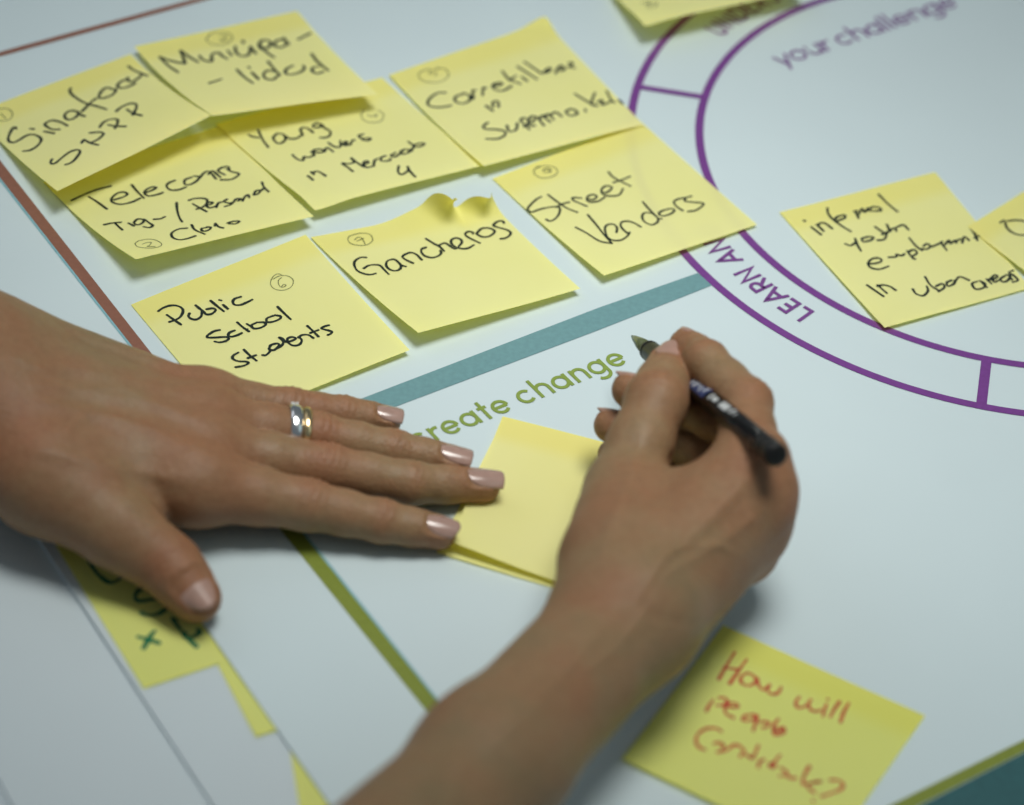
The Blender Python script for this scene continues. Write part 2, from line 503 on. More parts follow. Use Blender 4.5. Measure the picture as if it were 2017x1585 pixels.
def sumf(*fs):
    return lambda u, v: sum(f(u, v) for f in fs)
Y = M['note']
# order = from the table upwards
n = Note([(85, 358), (437, 246), (618, 428), (268, 512)], (0, 0, 5, 10.5), 0.35, 2.0)
n.build('yellow note reading Telecoms, its lower edge curling off the poster', Y); NOTES['tele'] = n
n = Note([(425, 244), (752, 153), (953, 327), (622, 407)], (0, 0, 2.5, 6.5), 0.95, 2.2,
         sumf(bumpf(0.0, 1.0, .16, .10, -2.0)))
n.build('yellow note reading Young workers in Mercado 4', Y); NOTES['young'] = n
n = Note([(-50, 222), (257, 106), (417, 228), (113, 379)], (0, 0, 13, 11), 0.4, 1.7)
n.build('yellow note reading Sinafocal, lifted high along its lower edge', Y); NOTES['sina'] = n
n = Note([(265, 92), (585, 22), (745, 188), (420, 228)], (3.2, 0, 8, 13.0), 0.62, 1.66)
n.build('yellow note reading Municipalidad, lower edge raised over a deep yellow shadow', Y); NOTES['muni'] = n
n = Note([(970, 352), (1260, 238), (1491, 444), (1190, 543)], (0, 0, .6, 4.0), 0.35, 2.2)
n.build('yellow note reading Street Vendors, overlapping the outer ring line', Y); NOTES['street'] = n
n = Note([(766, 148), (1073, 42), (1268, 247), (953, 328)], (0, 1.0, 0.0, 5.0), 0.85, 1.8,
         sumf(bumpf(0.97, 0.02, .10, .07, 3.0), bumpf(0.85, 0.15, .1, .1, -0.3)))
n.build('yellow note reading Carretilleros Supermarkets, its far corner bent up', Y); NOTES['carr'] = n
n = Note([(258, 600), (602, 462), (807, 691), (455, 832)], (0, 0, 2.0, 1.0), 0.35, 2.2)
n.build('yellow note reading Public School Students, under the hand with the ring', Y); NOTES['pub'] = n
def gan(u, v):
    ss = lambda a, b, x: (lambda t: t * t * (3 - 2 * t))(np.clip((x - a) / (b - a), 0, 1))
    lobe1 = ss(.30, .68, u) ** 1.4 * (1 - ss(.69, .79, u)) * np.exp(-(np.clip(v, 0, 1) / .135) ** 1.25)
    lobe2 = ss(.79, .90, u) * (1 - .45 * ss(.93, 1.0, u)) * np.exp(-(np.clip(v, 0, 1) / .12) ** 1.3)
    fold = np.exp(-((u - .745 - .35 * v) / .03) ** 2) * np.exp(-(v / .16) ** 2)
    return 6.5 * lobe1 + 2.0 * lobe2 - .3 * fold
n = Note([(612, 467), (968, 402), (1143, 570), (824, 657)], (0, 0, 2.2, 6.5), 0.8, 2.0, gan, 130, 110)
n.roll = lambda u: .95 * np.exp(-((u - .70) / .055) ** 2) + .75 * np.exp(-((u - .91) / .07) ** 2)
n.build('yellow note reading Gancheros, its top edge wavy and unstuck', Y); NOTES['ganch'] = n
n = Note([(1535, 418), (1842, 339), (2030, 567), (1742, 647)], (0, 0, .5, 1.2), 0.35, 2.0)
n.build('yellow note reading informal youth employment in urban areas', Y); NOTES['inf'] = n
n = Note([(1906, 446), (2165, 285), (2398, 454), (2138, 624)], (0, 0, 2, 4), 0.9, 1.4)
n.build('yellow note cut by the right border, a large letter O on it', Y); NOTES['ohno'] = n
n = Note([(1425, 1232), (1822, 1410), (1625, 1690), (1225, 1495)], (0, 0, .6, .9), 0.35, 2.0)
n.build('yellow note with red handwriting beside the forearm', M['note_olive']); NOTES['how'] = n
n = Note([(992, 824), (1383, 924), (1288, 1216), (860, 1089)], (0, 0, 0, .2), 0.35, 2.0)
n.build('blank yellow note lying beneath another blank note at the fingertips', Y); NOTES['blank2'] = n
n = Note([(990, 820), (1383, 920), (1290, 1213), (886, 1066)], (.1, 0.1, .3, 5.0), 0.6, 1.8, sumf(bumpf(.5, 1.0, .35, .3, -.9)))
n.build('blank yellow note held by the left fingertips, topmost of two', Y); NOTES['blank'] = n
n = Note([(1150, -80), (1440, -180), (1590, -20), (1272, 47)], (0, 0, 9, 11), 0.35, 1.8, sumf(bumpf(0, 1, .12, .1, -1.5)))
n.build('yellow note at the top border, raised over the ring lettering', Y); NOTES['top'] = n
# notes lying on the sheet beneath the poster
n = Note([(105, 1066), (497, 949), (685, 1223), (283, 1357)], (0, 0, 0, .15), -1.12, 2.0)
n.build('yellow note with green writing, half under the poster edge and thumb', M['note_olive']); NOTES['green'] = n
n = Note([(372, 1200), (720, 1100), (890, 1330), (504, 1452)], (0, 0, 0, .1), -0.97, 2.0)
n.build('yellow strip of note showing between the green written note and the poster', M['note_olive']); NOTES['strip'] = n
n = Note([(566, 1440), (900, 1330), (1010, 1600), (614, 1740)], (0, 0, 0, .1), -0.97, 2.0)
n.build('yellow sliver of note under the poster edge at the bottom border', M['note_olive']); NOTES['sliver'] = n

K = M['ink']; T = M['ink_thin']
w = NOTES['sina']
w.write('handwriting', '''215,965 200,945 165,965 120,1050 110,1110 135,1140 185,1145 260,1110 350,1055 430,1040 500,1060 545,1100 530,1150 470,1210 390,1250 305,1262
400,965 445,970;585,1000 715,1025;785,975 700,975 630,945 595,910 620,880 690,855 760,865 830,890 890,925
1020,740 960,725 890,745 855,790 875,835 930,845 1000,815 1035,770 1025,735 1070,780 1120,800
935,430 925,470 960,520 1050,585 1150,635 1270,665 1410,710;1085,735 1150,670 1210,610 1270,565
1500,450 1420,420 1350,460 1310,530 1320,560 1390,555 1480,520 1530,470 1525,440
1660,320 1600,340 1555,390 1570,420 1640,425 1720,400 1790,360;1690,290 1700,330 1740,345 1810,310 1860,270 1870,235 1850,225;1700,140 1760,185 1860,230 1950,265
690,1370 670,1410 690,1430 740,1415 830,1340 930,1270 1020,1245 1060,1265 1040,1310 980,1385 920,1425 870,1440
1080,1155 1110,1110 1140,1125 1200,1155 1300,1180;1200,1150 1290,1110 1350,1060 1370,1030 1320,1010 1190,1020
1320,945 1360,890 1430,850 1510,835 1555,850 1555,890 1520,960;1430,915 1530,930 1665,935
1540,735 1590,690 1680,645 1760,630 1805,650 1800,700 1755,785;1680,710 1750,755 1870,790''', 0, 110, 6.717, 1.1, K)
w.write('circled_number', '-30,710 60,695 130,715 165,770 140,830 60,860 -30,855;10,765 75,830', 0, 110, 6.717, .4, T)
w = NOTES['muni']
w.write('handwriting', '''175,415 260,500 355,565;175,415 290,455 420,480;430,480 405,410 380,350 460,410 555,465
570,405 600,440 660,460 695,450 690,400;690,460 695,390 760,375 800,410 845,435;850,355 890,400
925,310 930,360 970,400 1030,405 1070,370 1075,310 1100,345 1130,380;1000,255 1005,275
1185,250 1160,300 1190,340 1250,320 1280,275 1230,245 1190,255;1170,300 1240,370 1310,420
1330,260 1310,300 1380,320 1430,290 1410,240 1330,255;1405,225 1430,260 1460,290;1550,240 1670,180
665,675 790,635;940,540 1010,610 1100,675;1090,570 1155,635;1055,515 1070,525
1330,560 1250,550 1205,590 1230,630 1300,640 1350,600;1250,460 1300,520 1370,600
1500,500 1440,530 1420,570 1470,590 1560,570 1610,530 1600,500
1760,510 1700,520 1690,555 1740,580 1800,560;1680,380 1740,460 1850,550''', 280, 30, 5.0425, 1.15, K)
w.write('circled_number', '640,230 690,180 780,165 860,180 895,225 860,270 780,295 690,285 645,255 640,230;760,200 820,195 830,230 770,250 850,250', 280, 30, 5.0425, .4, T)
w = NOTES['tele']
w.write('handwriting', '''95,435 200,385 330,335 450,305;250,400 330,450 415,512
480,430 560,405 600,380 570,360 510,370 460,415 465,450 540,470 640,450 715,415;640,295 690,355 750,415
765,365 820,345 860,320 820,315 770,340 755,370 790,395 860,385 920,365
1030,255 970,280 955,310 990,340 1060,340 1130,315;1180,225 1120,250 1120,290 1170,290 1230,255 1245,220 1200,215
1245,240 1300,180 1345,180 1400,240;1330,200 1370,170 1420,210 1440,225
1520,165 1510,130 1450,140 1420,170 1480,205;1500,150 1540,175 1600,190 1600,210 1540,245 1445,250
390,655 460,640 545,632;490,640 520,670 555,700;610,640 660,665
740,605 690,605 660,640 700,655 745,630 750,605 800,640 830,660 800,680 745,672;840,605 900,600 940,582
1045,455 1050,520 1070,590 1095,628
1155,435 1200,420 1270,415 1320,430 1310,470 1270,500 1225,515;1190,465 1250,500 1315,535
1300,480 1350,470 1370,455 1340,450 1310,475 1340,500 1390,490 1415,470;1405,500 1420,460 1450,450
1500,425 1470,445 1520,460 1550,455 1530,475 1480,490;1560,450 1580,425 1630,420 1600,440;1640,440 1660,405 1690,385 1700,410
1740,385 1760,350 1800,345 1780,375 1740,385;1815,270 1830,310 1875,355;1800,350 1840,320
1140,685 1060,695 1000,730 1010,770 1070,790 1140,780 1215,755;1180,655 1210,700 1300,740
1320,680 1270,690 1280,712 1330,705 1355,680 1320,675;1390,665 1395,640 1420,670 1465,683
1500,640 1550,625 1610,622 1580,645 1520,645''', 120, 300, 4.584, .95, K)
w.write('circled_number', '700,800 780,785 860,795 910,830 880,855 800,865 700,855 670,825 700,800;735,830 780,815 815,815 800,840 780,850 850,850', 120, 300, 4.584, .34, T)
w = NOTES['young']
w.write('handwriting', '''150,430 190,450 250,460;245,385 290,480 345,555;430,420 395,460 420,505 470,515 515,475 490,425 430,418
510,440 560,470 630,465 680,430;690,440 665,385 690,360 740,370 790,410
830,315 790,340 800,360 850,355 890,340 850,320 900,360 960,400 955,440 910,460 860,460
585,630 630,670 690,685 700,650 750,655 800,625 770,600;800,640 790,590 850,575 900,590 860,610 800,600;900,600 930,560 990,600
940,510 1000,550 1060,550 1060,490;1080,530 1110,500 1130,510 1100,540 1150,530;1160,530 1180,490 1200,485
1290,425 1245,440 1270,465 1340,465 1360,470 1330,490 1280,480
740,840 790,880;770,800 800,825;775,810 830,795 870,810 915,840
1080,720 1140,760 1185,795;1085,715 1150,720 1200,700 1165,660 1230,710 1290,750
1295,720 1340,710 1320,690 1290,715 1320,755 1400,740;1390,740 1400,690 1430,670;1510,640 1465,660 1470,690 1540,690 1560,670
1610,610 1565,635 1600,650 1650,620 1660,595;1740,580 1690,580 1660,615 1710,620 1770,590;1735,500 1790,550 1740,600
1800,530 1850,515 1895,520 1860,545 1800,550 1790,530;1640,740 1635,800 1670,825 1730,790 1730,745 1750,790 1805,850''', 460, 180, 5.0425, .98, K)
w.write('circled_number', '1300,185 1265,230 1300,290 1390,310 1470,290 1490,230 1440,190;1330,230 1370,250 1420,230 1410,260', 460, 180, 5.0425, .36, T)
w = NOTES['carr']
w.write('handwriting', '''340,405 270,410 200,460 190,510 240,530 320,530 390,515;500,415 430,440 425,480 490,500 550,470 540,425 490,410;545,430 570,460
580,460 575,390 600,385;660,430 665,370 690,365;745,350 800,345 830,330 800,320 750,340 760,375 830,390 910,350
830,220 890,290 990,330;890,300 950,260;1000,270 1045,305;960,180 1130,290;1020,140 1170,240
1190,230 1220,200 1250,195 1230,225 1190,235;1290,240 1310,190 1340,170;1330,220 1370,200 1350,180 1320,200;1400,150 1430,145 1430,170 1400,180 1460,195
690,520 750,565;750,530 750,490 790,480 800,530
705,665 665,700 690,720 780,725 850,740 850,775 790,805 690,805;870,690 890,740 950,725 960,670;985,645 1065,725;985,650 1010,625 1050,640 1050,680 1015,700
1055,675 1100,650 1120,620 1090,610 1060,640 1065,690 1110,690;1130,615 1190,690;1150,640 1170,610 1195,600;1185,610 1245,660;1195,625 1230,590 1275,640;1240,605 1290,575 1345,612
1430,545 1380,570 1420,605 1480,585 1450,550;1545,550 1550,570;1455,415 1560,480 1640,520;1630,405 1600,500 1650,520
1650,490 1690,470 1690,510;1730,390 1770,470 1800,490;1700,510 1780,480;1860,460 1870,500''', 800, 90, 4.385, 1.0, K)
w.write('circled_number', '200,200 120,230 115,280 190,315 300,310 365,260 340,205 260,190;200,245 210,215 280,200;210,240 260,235 250,260', 800, 90, 4.385, .38, T)
w = NOTES['street']
w.write('handwriting', '''285,390 230,420 160,490 145,525 180,545 290,510 410,490 465,500 460,560 420,610 370,632 330,615
350,370 440,440 540,505 640,545;430,495 500,460 560,445;735,485 660,455 600,425 600,400 680,405
740,415 800,420 835,390 800,370 750,385 735,420 770,445 850,435 915,395;890,350 940,345 985,305 960,285 910,290 880,330 900,370 980,385 1060,370 1095,310
950,145 1010,205 1170,285;1000,250 1080,225 1165,190;625,695 730,750 860,830 985,855;745,570 830,670 900,760 985,855
1030,745 1035,700 1000,665 940,670 915,710 940,790 1000,825 1080,820 1140,780 1160,745;1140,755 1090,710 1070,670 1090,640 1150,635 1210,655 1270,690
1380,555 1310,550 1285,590 1310,640 1380,670 1440,640 1440,600;1290,440 1350,510 1440,600 1480,610
1460,545 1500,525 1570,510 1605,525 1570,560 1500,580 1455,570 1455,545;1690,530 1630,490 1600,445 1640,415 1720,400 1775,385
1715,410 1710,435 1790,445 1885,455 1885,480 1820,525 1740,538''', 1010, 310, 5.0425, .85, K)
w.write('circled_number', '230,95 280,88 350,85 430,110 440,160 380,195 290,205 220,170 215,120 280,90;300,120 350,110 380,130 340,150 300,135 340,115 380,150', 1010, 310, 5.0425, .38, T)
w = NOTES['ganch']
w.write('handwriting', '''325,515 270,515 215,545 200,590 230,650 300,685 370,695 425,682;300,630 350,600 410,592 470,600 510,640 560,690
640,545 600,535 545,555 535,600 570,640 630,655 680,635 685,590 640,545 690,595 740,610;815,575 740,540 705,510 730,485 790,465 850,485 905,540
950,410 905,430 905,465 940,500 1010,518 1080,500 1110,470 1100,445;950,320 1040,375 1090,400 1140,450;1090,385 1150,365 1200,395 1250,425 1280,415
1270,415 1220,375 1215,335 1260,312 1310,325 1325,360 1290,410 1340,425 1400,415 1450,385;1515,365 1440,330 1370,290 1365,260 1400,245 1440,255 1440,270
1480,265 1530,215 1600,208 1655,225 1665,255 1610,295 1540,300 1485,275 1480,265;1765,155 1750,135 1700,140 1655,180 1700,200 1790,225 1835,255 1820,290 1775,315 1730,322''', 660, 410, 5.308, .95, K)
w.write('circled_number', '145,295 135,330 165,370 260,390 340,380 390,340 380,290 330,265 240,265 145,295;205,330 240,305 275,310 300,345 315,380;230,345 300,315', 660, 410, 5.308, .34, T)
w = NOTES['pub']
w.write('handwriting', '''110,418 160,385 230,362 300,365 350,395 350,440 310,490 220,525;195,455 260,500 335,552
420,440 410,470 440,495 490,500 535,470 545,420;480,360 530,400 570,430;560,430 590,450 640,445 680,410 650,390 590,400
630,315 690,365 760,420;755,355 800,395;715,307 735,312;930,275 870,295 850,325 870,355 930,355 990,330 1045,303
720,605 660,620 600,660 600,680 680,680 780,675 810,690 780,715 720,728 670,720;870,610 820,630 805,660 840,672 900,655 940,635
895,530 945,575 1010,620;960,590 995,600;990,545 1040,575;1080,535 1035,560 1060,590 1120,585 1175,555 1160,530 1090,530
1250,465 1190,490 1190,525 1240,525 1310,500 1325,470 1270,458;1295,375 1350,430 1425,500
905,830 855,860 850,890 900,915 980,920 1005,935 960,960 880,975;960,800 1010,850 1085,910;1000,885 1080,855
1145,855 1180,855 1220,815 1210,790;1210,790 1230,755 1290,740 1310,760 1260,805 1220,800;1310,680 1350,720 1340,755 1290,790;1310,680 1340,690 1370,720
1370,725 1430,715 1475,690 1440,675 1395,690 1400,730 1450,760 1510,750 1535,710 1510,675;1500,680 1540,655 1600,655 1650,685
1590,565 1640,610 1700,670;1620,635 1700,605;1805,558 1760,570 1730,592 1780,605 1830,620 1825,640 1795,655''', 290, 530, 5.0425, 1.0, K)
w.write('circled_number', '1250,100 1310,70 1380,65 1440,95 1450,140 1420,185 1350,210 1270,200 1228,160 1230,110 1260,65 1300,48 1335,58;1335,85 1305,110 1305,150 1330,180 1370,172 1375,155 1350,155 1335,175', 290, 530, 5.0425, .30, T)
w = NOTES['inf']
w.write('handwriting', '''205,375 290,440;140,322 155,325;255,355 310,410;255,360 300,340 340,355 385,390;345,215 350,260 390,310 470,370 545,415;400,320 430,290 490,275 490,300 430,325
580,240 610,300;570,245 600,240;610,270 640,220 660,250 690,215;720,210 690,235 740,240 800,235 780,210 730,205;780,100 860,180 940,245
495,520 540,535 585,510;580,475 600,530 630,580;690,460 640,475 650,500 710,490 735,465 690,458;750,375 830,430;770,490 830,480 850,430;850,355 870,400;810,440 880,410;880,400 920,385 930,410;930,380 990,360 1035,400
700,690 760,685 805,665 780,640 720,650 690,690 720,725 790,735 865,710;865,635 930,630 930,610 975,620 1000,605;1020,580 1070,640 1090,650;1030,590 1080,570 1105,600 1060,630;1040,470 1100,540 1150,575
1160,540 1190,520 1220,540 1190,565 1150,560;1230,545 1290,520 1320,500;1310,510 1360,575;1340,530 1380,490 1390,520 1430,490 1440,510;1430,500 1480,480 1500,490;1490,510 1510,460 1550,490;1560,385 1600,440 1620,490;1590,470 1665,440
680,870 820,965;770,870 850,940;770,880 820,870 880,885 925,915;1070,905 1100,945 1160,960 1200,920 1190,880;1175,800 1220,870 1280,910;1270,880 1320,860 1340,890 1290,925
1400,830 1360,850 1370,880 1420,860 1430,830;1430,840 1470,800 1550,830;1620,840 1575,860 1605,905 1670,895 1685,860 1640,835;1660,850 1700,890;1700,820 1740,860;1710,835 1750,800;1745,830 1790,800 1770,785 1745,810 1765,845 1800,830;1850,795 1815,820 1840,845 1880,830 1900,790 1860,785;1890,790 1915,825;1925,745 1890,765 1930,790 1965,830 1920,845''', 1550, 360, 4.319, .95, K)
w = NOTES['ohno']
w.write('handwriting', '1815,340 1850,320 1870,380 1930,430 2010,445 2080,420 2100,370 2030,330 1950,318 1880,325;2200,300 2240,400;2200,300 2280,330 2330,380', 1550, 360, 4.319, .95, K)
w = NOTES['how']
w.write('handwriting', '''475,120 400,240 320,380;590,190 510,300 425,425;370,270 450,280 520,290;600,320 540,350 535,410 590,440 650,430 680,385 640,335 590,320
690,370 700,430 740,480 790,460 810,430;780,460 800,510 860,525 900,500 920,455;1095,550 1060,600 1080,650 1150,640 1205,580;1180,610 1200,670 1260,690 1310,670;1355,620 1320,740;1480,600 1430,670 1390,745;1570,610 1520,700 1490,795;1365,570 1372,578
265,580 230,630 200,685;325,560 380,560 400,600 350,630 300,630;380,640 450,650 505,640 480,610 420,610 380,650 390,710 460,750
640,720 580,730 550,770 610,780 670,750 650,715;690,730 670,810 650,880;690,790 750,790 800,800 780,840 740,845;895,760 850,820 845,870;850,880 900,880 950,850 900,850 850,870 860,910 930,905 960,880
345,880 290,850 200,855 130,900 100,970 130,1030 190,1060;270,1000 320,990 370,1020 340,1070;310,1080 380,1070 440,1030 490,1010 560,1060 525,1125
700,1020 670,1090 640,1140 580,1100;750,1150 710,1180 700,1230;910,1110 850,1180 810,1220;800,1190 860,1190 840,1230;910,1230 960,1260 970,1300 900,1310;970,1300 1010,1330 1060,1330
1190,1220 1140,1310 1125,1390;1140,1390 1230,1380 1310,1360 1250,1370 1180,1390 1190,1430 1240,1470;1390,1350 1460,1350 1515,1390 1490,1440 1400,1475 1310,1505;1225,1545 1235,1560''', 1350, 1260, 4.878, 1.0, M['ink_red'], .2)
w = NOTES['green']
w.write('handwriting', '''235,140 245,230 300,340 390,440 500,515 600,500 680,440 800,380;600,280 580,330 600,390 680,430
1060,590 980,580 880,640 850,710 880,760 980,760 1100,740 1200,730 1280,770 1290,820 1230,890 1130,945 1000,950 930,920;1130,680 1240,720 1290,790
1350,1000 1420,1110 1520,1230 1660,1370;1500,1190 1520,1250 1620,1240 1700,1190 1680,1140
890,1240 1000,1270 1160,1320;1110,1160 1050,1230 960,1390''', 140, 1070, 6.723, 1.5, M['ink_green'], .2)
w = NOTES['top']
w.write('circled_number', '470,30 550,15 620,30 600,70 520,70;500,40 560,50;540,20 560,60', 1170, 0, 5.0425, .5, T)
# ================================================================== HANDS
def smin(a, b, k):
    h = np.maximum(k - np.abs(a - b), 0) / k
    return np.minimum(a, b) - h * h * k * 0.25
class Field:
    def __init__(s, lo, hi, vox):
        s.lo = np.array(lo, float); s.vox = vox
        s.n = np.ceil((np.array(hi) - s.lo) / vox).astype(int) + 1
        s.ax = [s.lo[i] + vox * np.arange(s.n[i]) for i in range(3)]
    def full(s): return np.full(s.n, 30.0, np.float32)
    def box(s, lo, hi):
        a = np.clip(np.floor((lo - s.lo) / s.vox).astype(int), 0, s.n); b = np.clip(np.ceil((hi - s.lo) / s.vox).astype(int) + 1, 0, s.n)
        return tuple(slice(int(i), int(j)) for i, j in zip(a, b))
    def cone(s, D, p, q, rp, rq, k, flat=None):
        """smooth-union a tapered capsule p->q into D; flat = (normal, ratio) squashes it along normal"""
        p = np.array(p, float); q = np.array(q, float); m = max(rp, rq) + k + 4
        sl = s.box(np.minimum(p, q) - m, np.maximum(p, q) + m)
        if any(i.stop <= i.start for i in sl): return
        X = s.ax[0][sl[0]][:, None, None] - p[0]; Yv = s.ax[1][sl[1]][None, :, None] - p[1]; Z = s.ax[2][sl[2]][None, None, :] - p[2]
        d = q - p; L2 = d @ d + 1e-9
        t = np.clip((X * d[0] + Yv * d[1] + Z * d[2]) / L2, 0, 1)
        ex, ey, ez = X - t * d[0], Yv - t * d[1], Z - t * d[2]
        r2 = ex * ex + ey * ey + ez * ez
        if flat is not None:
            nrm, ratio = flat
            en = ex * nrm[0] + ey * nrm[1] + ez * nrm[2]
            r2 = r2 + en * en * (1 / ratio ** 2 - 1)
        dist = (np.sqrt(r2) - (rp + (rq - rp) * t)).astype(np.float32)
        D[sl] = smin(D[sl], dist, k) if k > 0 else np.minimum(D[sl], dist)
    def chain(s, J, k=4.0, flat=None):
        D = s.full()
        for (p, rp), (q, rq) in zip(J[:-1], J[1:]): s.cone(D, p, q, rp, rq, k, flat)
        return D
    def surface(s, D):
        """naive surface nets"""
        ins = D < 0
        nx, ny, nz = s.n
        c = np.zeros((nx - 1, ny - 1, nz - 1), np.int8)
        for i in (0, 1):
            for j in (0, 1):
                for k in (0, 1): c += ins[i:nx - 1 + i, j:ny - 1 + j, k:nz - 1 + k]
        act = (c > 0) & (c < 8)
        idx = np.argwhere(act)
        vid = np.full(act.shape, -1, np.int32); vid[act] = np.arange(len(idx))
        acc = np.zeros((len(idx), 3)); cnt = np.zeros(len(idx))
        cor = [(i, j, k) for i in (0, 1) for j in (0, 1) for k in (0, 1)]
        for a in range(8):
            for b in range(a + 1, 8):
                df = np.array(cor[b]) - cor[a]
                if np.abs(df).sum() != 1: continue
                va = D[tuple((idx + cor[a]).T)]; vb = D[tuple((idx + cor[b]).T)]
                m = (va < 0) != (vb < 0)
                t = np.where(m, va / (va - vb + 1e-12), 0)
                acc += np.where(m[:, None], np.array(cor[a]) + t[:, None] * df, 0); cnt += m
        V = s.lo + (idx + acc / cnt[:, None]) * s.vox
        F = []
        for ax in range(3):
            o = [i for i in range(3) if i != ax]
            sl0 = [slice(None)] * 3; sl1 = [slice(None)] * 3
            sl0[ax] = slice(0, s.n[ax] - 1); sl1[ax] = slice(1, s.n[ax])
            a, b = ins[tuple(sl0)], ins[tuple(sl1)]
            e = np.argwhere(a != b)
            e = e[(e[:, o[0]] > 0) & (e[:, o[1]] > 0) & (e[:, o[0]] < s.n[o[0]] - 1) & (e[:, o[1]] < s.n[o[1]] - 1)]
            flip = a[tuple(e.T)]
            q = []
            for da, db in ((0, 0), (1, 0), (1, 1), (0, 1)):
                w = e.copy(); w[:, o[0]] -= 1 - da; w[:, o[1]] -= 1 - db
                q.append(vid[tuple(w.T)])
            q = np.stack(q, 1)
            if ax == 1: flip = ~flip
            q[~flip] = q[~flip][:, ::-1]
            F.append(q)
        return V, np.vstack(F)
def vnormals(V, F):
    n = np.zeros_like(V)
    fn = np.cross(V[F[:, 2]] - V[F[:, 0]], V[F[:, 3]] - V[F[:, 1]])
    for i in range(4): np.add.at(n, F[:, i], fn)
    return n / (np.linalg.norm(n, axis=1)[:, None] + 1e-9)
def laplace(V, F, it, lam=0.5):
    n = len(V); deg = np.zeros(n)
    E = np.vstack([F[:, [0, 1]], F[:, [1, 2]], F[:, [2, 3]], F[:, [3, 0]]])
    np.add.at(deg, E[:, 0], 1); np.add.at(deg, E[:, 1], 1)
    for _ in range(it):
        s = np.zeros_like(V)
        for i in range(3):
            s[:, i] = np.bincount(E[:, 0], V[E[:, 1], i], n) + np.bincount(E[:, 1], V[E[:, 0], i], n)
        V = V + lam * (s / deg[:, None] - V)
    return V
unit = lambda v: np.asarray(v, float) / np.linalg.norm(v)
def ortho(n, d):
    n = np.asarray(n, float); return unit(n - d * (n @ d))

def skin_mat(name, base, red):
    m, nt, b, out = new_mat(name)
    n0 = noise(nt, 14, 3); n1 = noise(nt, 46, 4, rough=.6); n2 = noise(nt, 330, 4, rough=.65)
    at_ = nt.nodes.new('ShaderNodeAttribute'); at_.attribute_name = 'flush'
    def math_(op, a, b_, c_=None):
        n = nt.nodes.new('ShaderNodeMath'); n.operation = op
        for i, x in enumerate((a, b_, c_)):
            if x is None: continue
            if isinstance(x, (int, float)): n.inputs[i].default_value = x
            else: nt.links.new(x, n.inputs[i])
        return n.outputs['Value']
    v = math_('MULTIPLY_ADD', n0.outputs['Fac'], 0.55, math_('MULTIPLY_ADD', n1.outputs['Fac'], 0.55, at_.outputs['Fac']))
    c = np.array(base); r = np.array(red)
    rp = ramp(nt, v, [(0.38, tuple(c * [.84, .97, .98])), (0.53, tuple(c)), (0.66, tuple(c * .55 + r * .45)), (0.92, tuple(r))])
    mix = nt.nodes.new('ShaderNodeMixRGB'); mix.blend_type = 'MULTIPLY'; mix.inputs['Fac'].default_value = 0.55
    rr = ramp(nt, n2.outputs['Fac'], [(0.32, (0.74, 0.70, 0.66)), (0.62, (1, 1, 1))])
    nt.links.new(rp.outputs['Color'], mix.inputs['Color1']); nt.links.new(rr.outputs['Color'], mix.inputs['Color2'])
    nt.links.new(mix.outputs['Color'], b.inputs['Base Color'])
    ro = ramp(nt, n1.outputs['Fac'], [(0.3, (.46, .46, .46)), (0.7, (.60, .60, .60))])
    nt.links.new(ro.outputs['Color'], b.inputs['Roughness']); b.inputs['Specular IOR Level'].default_value = 0.34
    b.inputs['Subsurface Weight'].default_value = 0.2
    b.inputs['Subsurface Radius'].default_value = (1.0, 0.42, 0.22); b.inputs['Subsurface Scale'].default_value = 0.003
    # relief: fine skin cells, pores and soft unevenness
    tc = nt.nodes.new('ShaderNodeTexCoord'); vo = nt.nodes.new('ShaderNodeTexVoronoi'); vo.inputs['Scale'].default_value = 760
    nt.links.new(tc.outputs['Object'], vo.inputs['Vector'])
    h = math_('MULTIPLY_ADD', n1.outputs['Fac'], 2.2, math_('MULTIPLY_ADD', vo.outputs['Distance'], 0.8, n2.outputs['Fac']))
    bump(nt, b, h, 0.55, 0.00032)
    return m
M['skin'] = skin_mat('tanned_skin', (0.295, 0.187, 0.098), (0.31, 0.135, 0.068))
def polish(name, col, rough, coat):
    m, nt, b, out = new_mat(name)
    n = noise(nt, 300, 2); c = np.array(col)
    r = ramp(nt, n.outputs['Fac'], [(0.3, tuple(c * 0.92)), (0.7, tuple(c * 1.06))])
    nt.links.new(r.outputs['Color'], b.inputs['Base Color'])
    b.inputs['Roughness'].default_value = rough; b.inputs['Specular IOR Level'].default_value = 0.45
    b.inputs['Coat Weight'].default_value = coat; b.inputs['Coat Roughness'].default_value = 0.16
    w = nt.nodes.new('ShaderNodeTexNoise'); w.inputs['Scale'].default_value = 420
    tc = nt.nodes.new('ShaderNodeTexCoord'); nt.links.new(tc.outputs['Object'], w.inputs['Vector'])
    bump(nt, b, w.outputs['Fac'], 0.25, 0.0001)
    return m
M['nail'] = polish('pearly_beige_polish', (0.385, 0.25, 0.205), 0.2, 0.8)
M['bare_nail'] = polish('pale_nail', (0.38, 0.235, 0.185), 0.42, 0.0)

